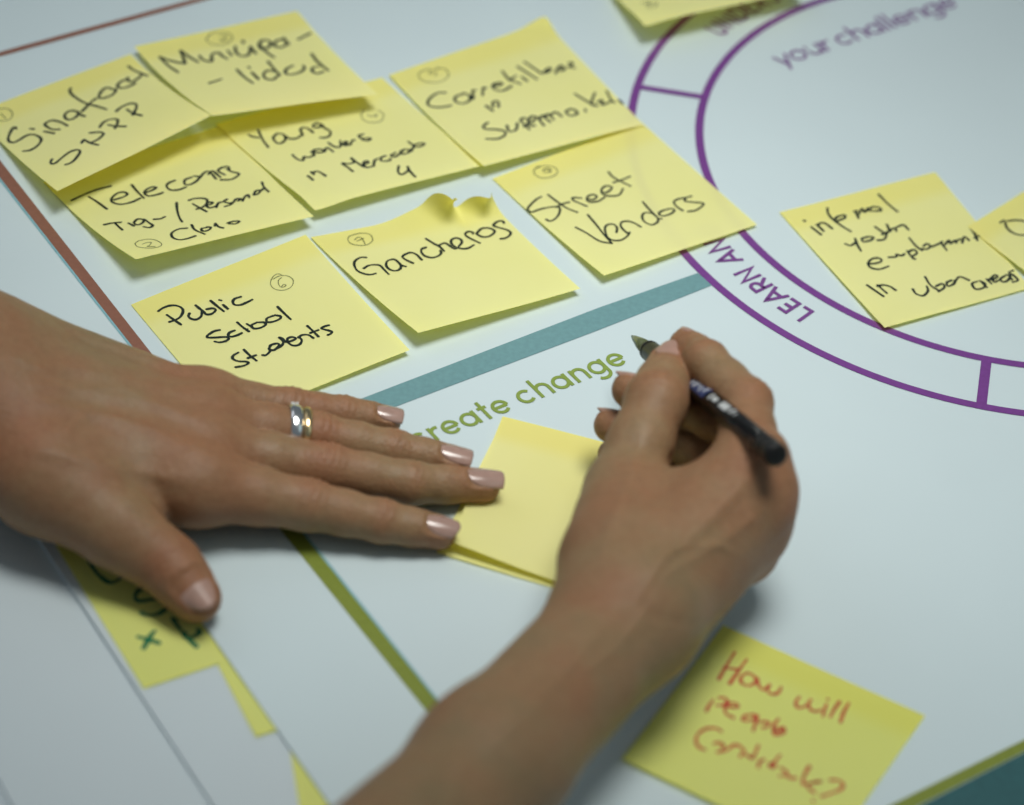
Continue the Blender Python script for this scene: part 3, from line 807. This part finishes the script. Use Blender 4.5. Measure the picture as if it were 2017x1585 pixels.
def nail_frame(T, d, nrm):
    d = unit(d); n = ortho(nrm, d); return d, n, np.cross(n, d)
def make_nail(parent, T, d, nrm, r, L, w, over, mat, square=0.85, droop=0.9, lift=0.25):
    """curved plate: T = finger tip centre, d = finger axis, nrm = outward normal"""
    d, n, b = nail_frame(T, d, nrm)
    ns, nt_ = 14, 14; th = w / 2 / r; th = min(th, 1.25)
    top = []
    for i in range(ns + 1):
        s = i / ns
        for j in range(nt_ + 1):
            a = (j / nt_ * 2 - 1)
            # cuticle end rounded, free edge nearly square
            s0 = 0.26 * a * a + 0.10 * a ** 4
            s1 = 1 - (1 - square) * a * a
            x = (s0 + (s1 - s0) * s) * L - L + over
            wn = 0.90 + 0.10 * math.sin(min(1, s * 1.4) * math.pi / 2)
            ang = a * th * wn
            rr = r + lift - droop * (s ** 2) * 0.9 - 0.35 * (1 - s) ** 3
            top.append(T + d * x + rr * (math.cos(ang) * n + math.sin(ang) * b))
    top = np.array(top); W = nt_ + 1
    bot = top - n * 0.55
    V = np.vstack([top, bot]); N = len(top); f = []
    for i in range(ns):
        for j in range(nt_):
            q = [i * W + j, i * W + j + 1, (i + 1) * W + j + 1, (i + 1) * W + j]
            f.append(q); f.append([N + k for k in q[::-1]])
    edge = list(range(W)) + [i * W + nt_ for i in range(1, ns + 1)] + [ns * W + j for j in range(nt_ - 1, -1, -1)] + [i * W for i in range(ns - 1, 0, -1)]
    for a, c in zip(edge, edge[1:] + edge[:1]): f.append([c, a, N + a, N + c])
    o = mesh_obj('nail', V, f, mat, parent, smooth=True)
    return o
def nail_relief(V, Nn, nails):
    """press the nail bed in, raise the fold round it"""
    out = np.zeros(len(V))
    for (T, d, nrm, r, L, w, over) in nails:
        d, n, b = nail_frame(T, d, nrm)
        X = V - T; x = X @ d; y = X @ b; z = X @ n
        ang = np.arctan2(y, z) * r
        cx = over - L / 2
        q = np.sqrt(((x - cx) / (L / 2)) ** 4 + (ang / (w / 2)) ** 4) ** 0.5
        near = (np.abs(x - cx) < L * 1.2) & (z > -1) & (np.hypot(y, z) < r * 1.6)
        out += np.where(near, -0.55 * np.clip((1.0 - q) / 0.15, 0, 1) + 0.32 * np.exp(-((q - 1.16) / 0.12) ** 2) * (x < over - 1.5), 0)
    return out
def creases(V, joints):
    """transverse wrinkles over finger joints: (centre, axis, outward normal, half length, depth)"""
    out = np.zeros(len(V)); fl = np.zeros(len(V))
    for (c, d, n, hl, dep, r) in joints:
        d = unit(d); n = ortho(n, d)
        X = V - c; x = X @ d; up = X @ n; y = X @ np.cross(n, d)
        m = np.exp(-(x / hl) ** 2) * np.clip(up / r, 0, 1) * (np.linalg.norm(X, axis=1) < r * 2.2)
        xw = x + 0.35 * np.sin(y * 0.9) + 0.05 * y * y / r
        out += dep * m * (0.55 - np.abs(np.sin(xw * 1.2)) ** 0.6)
        out += 0.22 * dep * m
        fl += 0.14 * np.exp(-(x / (hl * 1.2)) ** 2) * np.clip(up / r + .25, 0, 1) * (np.linalg.norm(X, axis=1) < r * 2.2)
    return out, fl
def furrows(V, Nn, lines):
    out = np.zeros(len(V))
    for pts, wd, dep in lines:
        best = np.full(len(V), 1e9)
        for a, b in zip(pts[:-1], pts[1:]):
            d = b - a; t = np.clip(((V - a) @ d) / (d @ d), 0, 1)
            best = np.minimum(best, np.linalg.norm(V - a - t[:, None] * d, axis=1))
        out -= dep * np.exp(-(best / wd) ** 2)
    return out
def ridges(V, Nn, lines):
    """tendons and veins standing out of the skin along lines measured on the photo"""
    out = np.zeros(len(V)); q = proj(V); face = np.clip((Nn @ TOCAM - .1) / .3, 0, 1)
    for pts, wd, h in lines:
        p = smooth_stroke(pts, 5); best = np.full(len(V), 1e9); tt_ = np.zeros(len(V)); n = len(p) - 1
        for i in range(n):
            a, b = p[i], p[i + 1]; d = b - a
            t = np.clip(((q - a) @ d) / (d @ d), 0, 1)
            dd_ = np.linalg.norm(q - a - t[:, None] * d, axis=1)
            m = dd_ < best; best = np.where(m, dd_, best); tt_ = np.where(m, (i + t) / n, tt_)
        fade = np.clip(tt_ / .15, 0, 1) * np.clip((1 - tt_) / .15, 0, 1)
        out += h * np.exp(-(best / wd) ** 2) * face * (.35 + .65 * fade)
    return out
TOCAM = -FW
def build_hand(name, chains, palm, extras, kweb, nails, joints, flushes, vox, lo, hi, label, cat, floor=None, lines=(), rid=()):
    Fd = Field(lo, hi, vox)
    P = Fd.full()
    for (p, q, rp, rq, k) in palm: Fd.cone(P, p, q, rp, rq, k)
    H = P
    first = True
    out = P.copy()
    for J, k, fl in chains:
        C = Fd.chain(J, k, fl)
        out = np.minimum(out, smin(P, C, kweb))
    for (p, q, rp, rq, k) in extras: Fd.cone(out, p, q, rp, rq, k)
    if floor is not None:                       # flesh flattens where it rests on the paper
        zz = Fd.ax[2][None, None, :]
        out = -smin(-out, np.broadcast_to((zz - floor), out.shape).astype(np.float32) * 1.0, 3.0)
    V, F = Fd.surface(out)
    V = laplace(V, F, 2)
    Nn = vnormals(V, F)
    dc, fl = creases(V, joints)
    dn = nail_relief(V, Nn, nails)
    for (c, r, a) in flushes:
        fl += a * np.exp(-np.sum((V - c) ** 2, axis=1) / r ** 2)
    V = V + Nn * (dc + dn + furrows(V, Nn, lines) + ridges(V, Nn, rid))[:, None]
    o = mesh_obj(name, V, F, M['skin'], smooth=True)
    at_ = o.data.attributes.new('flush', 'FLOAT', 'POINT'); at_.data.foreach_set('value', np.clip(fl, 0, 1).astype(np.float32))
    tag(o, label, cat)
    return o
def A3(x, y, z): return at(x, y, z)
ZUP = np.array([0, 0, 1.0]); TOCAM = -FW

# ---------------------------------------------------------------- the hand lying flat (left)
def lerp(a, b, t): return a + (b - a) * t
Lf = {'pinky': [(404, 791, 14.5, 9.4), (572, 803, 12.0, 7.1), (676, 817, 9.0, 6.7), (760, 829, 6.6, 5.6)],
      'ring': [(395, 832, 20, 11.2), (625, 857, 13.5, 8.2), (775, 887, 10.0, 7.3), (893, 910, 7.0, 6.0)],
      'middle': [(392, 884, 21, 11.6), (645, 922, 14, 8.6), (808, 951, 10.5, 7.7), (952, 957, 7.2, 6.1)],
      'index': [(380, 955, 20, 12.2), (605, 994, 14, 9.0), (752, 1026, 10.5, 7.5), (866, 1049, 7.2, 6.0)]}
def finger_chain(rows):
    P = [(A3(x, y, z), r) for x, y, z, r in rows]
    out = []
    for i, ((p, r), (q, s)) in enumerate(zip(P[:-1], P[1:])):
        out.append((p, r))
        if i == 0: out.append((lerp(p, q, .55), lerp(r, s, .55) * .965))
        else: out.append((lerp(p, q, .5), lerp(r, s, .5) * .955))
    out.append(P[-1])
    return P, out
chains = []; nails = []; joints = []; flush = []
tips = {}
for k, rows in Lf.items():
    P, C = finger_chain(rows)
    chains.append((C, 3.0, None))
    (m, mr), (p, pr), (dd, dr), (t, tr) = P
    print(k, 'lengths', *[round(float(np.linalg.norm(a - b)), 1) for a, b in ((m, p), (p, dd), (dd, t))])
    up = ortho(ZUP, unit(t - dd))
    tips[k] = (t, unit(t - dd), up, tr)
    joints.append((p, dd - m, ZUP, 5.4, .5, pr)); joints.append((dd, t - p, ZUP, 3.2, .42, dr))
    flush.append((t, 10, .22)); flush.append((m + ZUP * 10, 13, .12))
Lthumb = [(96, 944, 25, 16.0), (232, 1042, 19, 13.2), (334, 1114, 13, 10.0), (388, 1178, 9.5, 8.4)]
P, C = finger_chain(Lthumb); tP = P
chains.append((C, 5.0, None))
joints.append((P[2][0], P[3][0] - P[1][0], unit(TOCAM + ZUP), 4.5, .3, 10))
flush.append((P[3][0], 12, .3))
td = unit(P[3][0] - P[2][0])
nail_spec = {'pinky': (10.8, 8.8, 5.7), 'ring': (12.4, 9.8, 6.2), 'middle': (13.8, 10.4, 6.5), 'index': (12.8, 10.2, 6.3)}
tilt = {'pinky': (0, -.06, 1), 'ring': (0, -.05, 1), 'middle': (0, -.08, 1), 'index': (0, -.16, 1)}
for k, (L, w, ov) in nail_spec.items():
    t, d, u, r = tips[k]
    nails.append((t, d, np.array(tilt[k]), r, L, w, ov))
thumb_n = unit(TOCAM * .8 + ZUP * .55 + np.array([.15, 0, 0]))
nails.append((P[3][0], td, thumb_n, 8.4, 15.5, 14.2, 8.6))
flush.append((A3(-10, 830, 42), 26, .22))
Wp, Wm, Wt = A3(8, 686, 26), A3(-10, 765, 30), A3(-6, 838, 26)
MC = {k: A3(*rows[0][:3]) for k, rows in Lf.items()}
palm = [(Wp, MC['pinky'], 17, 9.2, 12), (Wm, MC['ring'], 19, 10.8, 14), (Wm, MC['middle'], 20, 11.2, 14), (Wt, MC['index'], 19, 12.0, 14),
        (MC['pinky'], MC['index'], 8.5, 11, 10), (lerp(Wp, MC['pinky'], .6) - [0, 0, 6], lerp(Wt, MC['index'], .6) - [0, 0, 4], 9, 10, 10),
        (A3(-900, 330, 85), A3(-330, 570, 60), 34, 25, 16), (A3(-330, 500, 60), A3(-20, 712, 33), 25, 20, 16), (A3(-330, 640, 58), A3(-20, 812, 31), 24, 18.5, 16),
        (A3(85, 940, 24), Wt, 17, 18, 16), (A3(95, 945, 24), lerp(Wt, MC['index'], .75), 15, 10, 14)]
extras = []
for k, src in (('pinky', Wp), ('ring', Wm), ('middle', Wm), ('index', Wt)):   # extensor tendons
    m = MC[k]; r = Lf[k][0][3]
    a = lerp(src, m, .35) + ZUP * 14.2; b = m + ZUP * (r - 1.6)
    extras.append((a + ZUP * .5, b + ZUP * .5, 1.0, 2.3, 5.0))
    extras.append((m + ZUP * (r - 5.2), m + ZUP * (r - 5.0) + unit(m - src) * 4, 5.6, 5.6, 6.0))   # knuckle
# veins on the back of the hand
def vein(pts, r):
    for a, b in zip(pts[:-1], pts[1:]): extras.append((a, b, r, r, 3.0))
left = build_hand('hand', chains, palm, extras, 9.0, nails, joints, flush, 0.72,
                  (-410, 745, -2), (22, 1075, 128),
                  'left hand pressed flat with a ring finger wearing two bands', 'hand', floor=0.75,
                  lines=[([A3(232, 962, 28), A3(270, 995, 25), A3(332, 1036, 18)], 3.2, 2.6),
                         ([A3(330, 885, 31), A3(400, 925, 30)], 4.5, 1.0), ([A3(300, 828, 32), A3(400, 855, 30)], 4, .6)],
                  rid=[([(60, 880), (220, 920), (385, 950)], 15, .7), ([(70, 790), (230, 830), (400, 880)], 13, .75), ([(70, 755), (240, 785), (400, 830)], 12, .65),
                       ([(80, 710), (240, 745), (400, 788)], 11, .55), ([(120, 850), (190, 815), (265, 835), (345, 858)], 8, .5),
                       ([(170, 770), (240, 765), (300, 795), (360, 800)], 8, .45), ([(20, 700), (100, 730), (180, 725)], 9, .45)])
for i, (t, d, n, r, L, w, ov) in enumerate(nails):
    th_ = i == 4
    make_nail(left, t, d, n, r, L, w, ov, M['bare_nail'] if th_ else M['nail'], .96 if i < 3 else (.78 if i == 3 else .62), .7 if not th_ else 1.4)

# two bands on the ring finger
rP = [A3(x, y, z) for x, y, z, r in Lf['ring']]
def band(name, px, rad, wd, th, mat, label, tilt=0.0):
    t = (px - Lf['ring'][0][0]) / (Lf['ring'][1][0] - Lf['ring'][0][0])
    c = lerp(rP[0], rP[1], t); d = unit(rP[1] - rP[0]); d = unit(d + np.array([0, 0, tilt]))
    u = ortho(ZUP, d); s = np.cross(d, u)
    V = []; f = []; n = 72; prof = [(-wd / 2, 0), (-wd / 2, th * .6), (-wd / 4, th), (wd / 4, th), (wd / 2, th * .6), (wd / 2, 0)]
    m = len(prof)
    for i in range(n):
        a = 2 * math.pi * i / n
        for (x, h) in prof:
            V.append(c + d * x + (rad + h) * (math.cos(a) * u + math.sin(a) * s))
    for i in range(n):
        j = (i + 1) % n
        for k in range(m):
            l = (k + 1) % m
            f.append([i * m + k, i * m + l, j * m + l, j * m + k])
    o = mesh_obj(name, V, f, mat, smooth=True)
    tag(o, label, 'ring')
    return o, c, d, u, s
def metal(name, col, rough):
    m, nt, b, out = new_mat(name)
    n = noise(nt, 500, 2)
    r = ramp(nt, n.outputs['Fac'], [(0.3, tuple(np.array(col) * .92)), (0.7, col)])
    nt.links.new(r.outputs['Color'], b.inputs['Base Color'])
    b.inputs['Metallic'].default_value = 1; b.inputs['Roughness'].default_value = rough
    return m
M['silver'] = metal('polished_silver', (0.86, 0.87, 0.88), 0.16)
M['gold'] = metal('polished_gold', (0.86, 0.66, 0.36), 0.18)
rr_ = 9.05
o, c, d, u, s = band('ring', 575, rr_, 4.6, 1.15, M['silver'], 'broad silver ring with tiny stones on its far side, nearer the knuckle')
st = MB()
for i in range(5):
    a = -0.55 - i * 0.17
    p = c + (rr_ + 1.5) * (math.cos(a) * u + math.sin(a) * s) + d * (0.7 if i % 2 else -.7)
    e = .55
    st.add([p + d * e, p - d * e, p + s * e, p - s * e, p + unit(p - c) * e, p - unit(p - c) * e],
           [[0, 2, 4], [2, 1, 4], [1, 3, 4], [3, 0, 4], [2, 0, 5], [1, 2, 5], [3, 1, 5], [0, 3, 5]])
gm, gnt, gb, go = new_mat('clear_stone'); gb.inputs['Base Color'].default_value = (.85, .9, .9, 1); gb.inputs['Roughness'].default_value = .05; gb.inputs['Specular IOR Level'].default_value = .9
st.build('stone', gm, o)
band('ring', 597.5, rr_ - .3, 2.9, 1.05, M['gold'], 'narrow gold ring beside the silver one')

# ---------------------------------------------------------------- the hand with the pen (right)
Rf = {'index': [(1476, 922, 54, 11.2), (1470, 794, 57, 8.9), (1391, 712, 56, 7.5), (1351, 681, 48, 6.3)],
      'middle': [(1492, 985, 47, 11.2), (1470, 850, 42, 8.8), (1350, 796, 39, 7.7), (1240, 768, 36, 6.5)],
      'ring': [(1484, 1040, 35, 10.6), (1440, 905, 27, 8.2), (1310, 863, 24, 7.2), (1204, 838, 21, 6.4)],
      'pinky': [(1462, 1082, 22, 9.4), (1398, 975, 15, 7.2), (1300, 930, 12, 6.4), (1207, 895, 9, 5.6)]}
chains = []; nails = []; joints = []; flush = []; tips = {}
for k, rows in Rf.items():
    P, C = finger_chain(rows)
    (m, mr), (p, pr), (dd, dr), (t, tr) = P
    print('R', k, 'lengths', *[round(float(np.linalg.norm(a - b)), 1) for a, b in ((m, p), (p, dd), (dd, t))])
    chains.append((C, 3.0, None))
    tips[k] = (t, unit(t - dd), tr)
    out_n = unit(np.array([.55, .35, .6]))
    joints.append((p, dd - m, out_n, 4.8, .5, pr)); joints.append((dd, t - p, unit(np.array([.1, .6, .7])), 3, .2, dr))
    flush.append((t, 9, .22)); flush.append((p, 11, .08)); flush.append((m + out_n * 8, 14, .12))
Rthumb = [(1224, 1105, 40, 17.8), (1228, 965, 39, 12.6), (1293, 790, 51, 10.3), (1318, 727, 46, 8.6)]
P, C = finger_chain(Rthumb)
print('R thumb', *[round(float(np.linalg.norm(a[0] - b[0])), 1) for a, b in zip(P[:-1], P[1:])])
chains.append((C, 5.0, None))
tt, tdir = P[3][0], unit(P[3][0] - P[2][0])
joints.append((P[2][0], P[3][0] - P[1][0], ZUP, 4.5, .28, 10)); flush.append((tt, 12, .35))
nails.append((tt, tdir, np.array([-.12, .1, 1.0]), 8.6, 13.0, 12.0, 8.2))
nails.append((tips['index'][0], tips['index'][1], np.array([.3, .75, .6]), 6.3, 11, 10, 7.0))
nails.append((tips['middle'][0], tips['middle'][1], np.array([.25, .75, .62]), 6.3, 11, 10.4, 7.0))
nails.append((tips['ring'][0], tips['ring'][1], np.array([.25, .75, .62]), 6.1, 10.6, 10, 6.8))
flush.append((A3(1515, 1010, 40), 22, .2))
W1, W2 = A3(1226, 1196, 41), A3(1256, 1205, 37)
MC = {k: A3(*rows[0][:3]) for k, rows in Rf.items()}
CMC = A3(*Rthumb[0][:3])
palm = [(W1, MC['index'], 18, 11.2, 12), (W1, MC['middle'], 18, 11.0, 12), (W2, MC['ring'], 18, 10.4, 12), (W2, MC['pinky'], 17, 9.4, 12),
        (MC['index'], MC['pinky'], 10, 9, 8), (W1, CMC, 17.5, 17.5, 12),
        (CMC, A3(1236, 1000, 39), 17, 12, 12),
        (A3(1258, 1005, 40), A3(1445, 985, 48), 12, 11.5, 12),
        (A3(1245, 1090, 30), A3(1420, 1040, 26), 14, 11, 12),
        (A3(966, 1500, 46), A3(1226, 1214, 40), 20, 18.2, 12), (A3(978, 1502, 42), A3(1250, 1222, 37), 19, 17.6, 12),
        (A3(640, 1850, 58), A3(966, 1500, 46), 28, 20, 16), (A3(330, 2150, 75), A3(640, 1850, 58), 34, 28, 16)]
extras = []
BACK = unit(np.array([.55, .12, .82]))
for k, src in (('index', W1), ('middle', W1), ('ring', W2)):
    m = MC[k]; r = Rf[k][0][3]
    extras.append((lerp(src, m, .4) + BACK * 14.6, m + BACK * (r - 1.1), 1.0, 2.4, 5.0))
    extras.append((m + BACK * (r - 5.5), m + BACK * (r - 5.3) + unit(m - src) * 3, 5.8, 5.8, 6.0))
right = build_hand('hand', chains, palm, extras, 8.0, nails, joints, flush, 0.72,
                   (-155, 495, -2), (118, 960, 118),
                   'right hand and forearm holding the black pen above the poster', 'hand', floor=0.75,
                   lines=[([A3(1326, 905, 46), A3(1352, 918, 52), A3(1395, 908, 52)], 2.2, 1.3), ([A3(1225, 1190, 58), A3(1300, 1215, 57), A3(1370, 1230, 50)], 2.0, .35)],
                   rid=[([(1270, 1130), (1390, 1030), (1478, 935)], 15, .8), ([(1180, 1100), (1225, 985), (1275, 850)], 16, .6),
                        ([(1300, 1140), (1430, 1060), (1500, 1005)], 12, .6), ([(1250, 1190), (1320, 1090), (1400, 1075), (1450, 1090)], 8, .5),
                        ([(960, 1480), (1090, 1350), (1200, 1220)], 18, .5), ([(1140, 1330), (1210, 1280), (1290, 1180)], 10, .4)])
for (t, d, n, r, L, w, ov) in nails:
    make_nail(right, t, d, n, r, L, w, ov, M['bare_nail'], .7, 1.2)

# ---------------------------------------------------------------- the pen
tip, end = A3(1245, 662, 25), A3(1531, 898, 78)
print('pen length', np.linalg.norm(end - tip))
pd = unit(end - tip); pu = ortho(ZUP, pd); ps = np.cross(pd, pu); PL = float(np.linalg.norm(end - tip))
pen = empty('pen', tip); tag(pen, 'clear barrelled ballpoint pen with black grip and end cap, held between the fingers', 'pen')
def lathe(name, prof, mat, n=32, cap=True):
    V = []; f = []; m = len(prof)
    for x, r in prof:
        for i in range(n):
            a = 2 * math.pi * i / n
            V.append(tip + pd * x + r * (math.cos(a) * pu + math.sin(a) * ps))
    for k in range(m - 1):
        for i in range(n):
            j = (i + 1) % n
            f.append([k * n + i, k * n + j, (k + 1) * n + j, (k + 1) * n + i])
    if cap:
        f.append([i for i in range(n)][::-1]); f.append([(m - 1) * n + i for i in range(n)])
    return mesh_obj(name, V, f, mat, pen, smooth=True)
def plastic(name, col, rough=.3, trans=0.0):
    m, nt, b, out = new_mat(name)
    n = noise(nt, 200, 2); c = np.array(col)
    r = ramp(nt, n.outputs['Fac'], [(0.3, tuple(c * .9)), (0.7, tuple(np.minimum(c * 1.08, .95)))])
    nt.links.new(r.outputs['Color'], b.inputs['Base Color'])
    b.inputs['Roughness'].default_value = rough; b.inputs['Transmission Weight'].default_value = trans
    b.inputs['IOR'].default_value = 1.45
    return m
black = plastic('black_rubber', (.008, .008, .008), .38)
clear = plastic('clear_barrel', (.88, .92, .86), .03, 1.0)
smoke = plastic('smoky_tip', (.16, .19, .09), .25, .35)
dark = plastic('dark_ink_tube', (.012, .012, .014), .3)
lathe('tip_cone', [(0, .45), (1.5, .75), (2.5, 1.1), (9.0, 2.2), (17.0, 3.1)], smoke)
lathe('grip', [(17.0, 3.2), (17.6, 3.75), (18.8, 3.9), (19.4, 3.5), (20.2, 3.95), (48, 3.95), (50, 3.7)], black)
lathe('barrel', [(50, 3.7), (51, 3.9), (PL - 11.5, 3.9), (PL - 11, 3.7)], clear)
tip0 = tip; tip = tip0 + (UP * .62 + RT * .62) * 1.0
lathe('ink_tube', [(50.5, 2.4), (PL - 34, 2.4), (PL - 30, 1.1), (PL - 12, 1.1)], dark, 20)
tip = tip0
lathe('end_cap', [(PL - 11, 3.9), (PL - 10.5, 4.15), (PL - 6.2, 4.15), (PL - 6, 3.9), (PL - 5.6, 4.15), (PL - 1.0, 4.1), (PL - .3, 3.7), (PL, 2.8)], black)
blue = plastic('blue_label', (.03, .05, .15), .35)
white = plastic('white_print', (.55, .58, .58), .4)
def label_patch(name, x0, x1, a0, a1, rad, mat):
    V = []; f = []; n = 14; m = 6
    for i in range(n + 1):
        for j in range(m + 1):
            a = a0 + (a1 - a0) * i / n; x = x0 + (x1 - x0) * j / m
            V.append(tip + pd * x + rad * (math.cos(a) * pu + math.sin(a) * ps))
    W = m + 1
    for i in range(n):
        for j in range(m): f.append([i * W + j, (i + 1) * W + j, (i + 1) * W + j + 1, i * W + j + 1])
    return mesh_obj(name, V, f, mat, pen, smooth=True)

AC = math.atan2(float(TOCAM @ ps), float(TOCAM @ pu))       # the side of the barrel that carries the print
SG = 1.0 if math.cos(AC + .4) * (pu @ UP) + math.sin(AC + .4) * (ps @ UP) > math.cos(AC - .4) * (pu @ UP) + math.sin(AC - .4) * (ps @ UP) else -1.0
def on(name, x0, x1, lo_, hi_, rad, mat):
    a, b_ = AC + SG * lo_, AC + SG * hi_
    label_patch(name, x0, x1, min(a, b_), max(a, b_), rad, mat)
on('label', 63, 79, -.35, 1.5, 3.95, blue)
for x0, x1, a0, a1 in ((65.5, 66.5, 0, .9), (68, 69.2, -.1, .6), (70.5, 71.4, .2, 1.0), (73, 74, -.1, .5), (76, 77, .1, .9)):
    on('label_print', x0, x1, a0, a1, 4.0, white)
for x0, x1, a0, a1 in ((82, 83.2, -.1, .7), (84.5, 88, .05, .55), (91, 97.5, .0, .75), (99.5, 101, .1, .9), (103, 104, .2, .6)):
    on('barrel_print', x0, x1, a0, a1, 3.95, white)
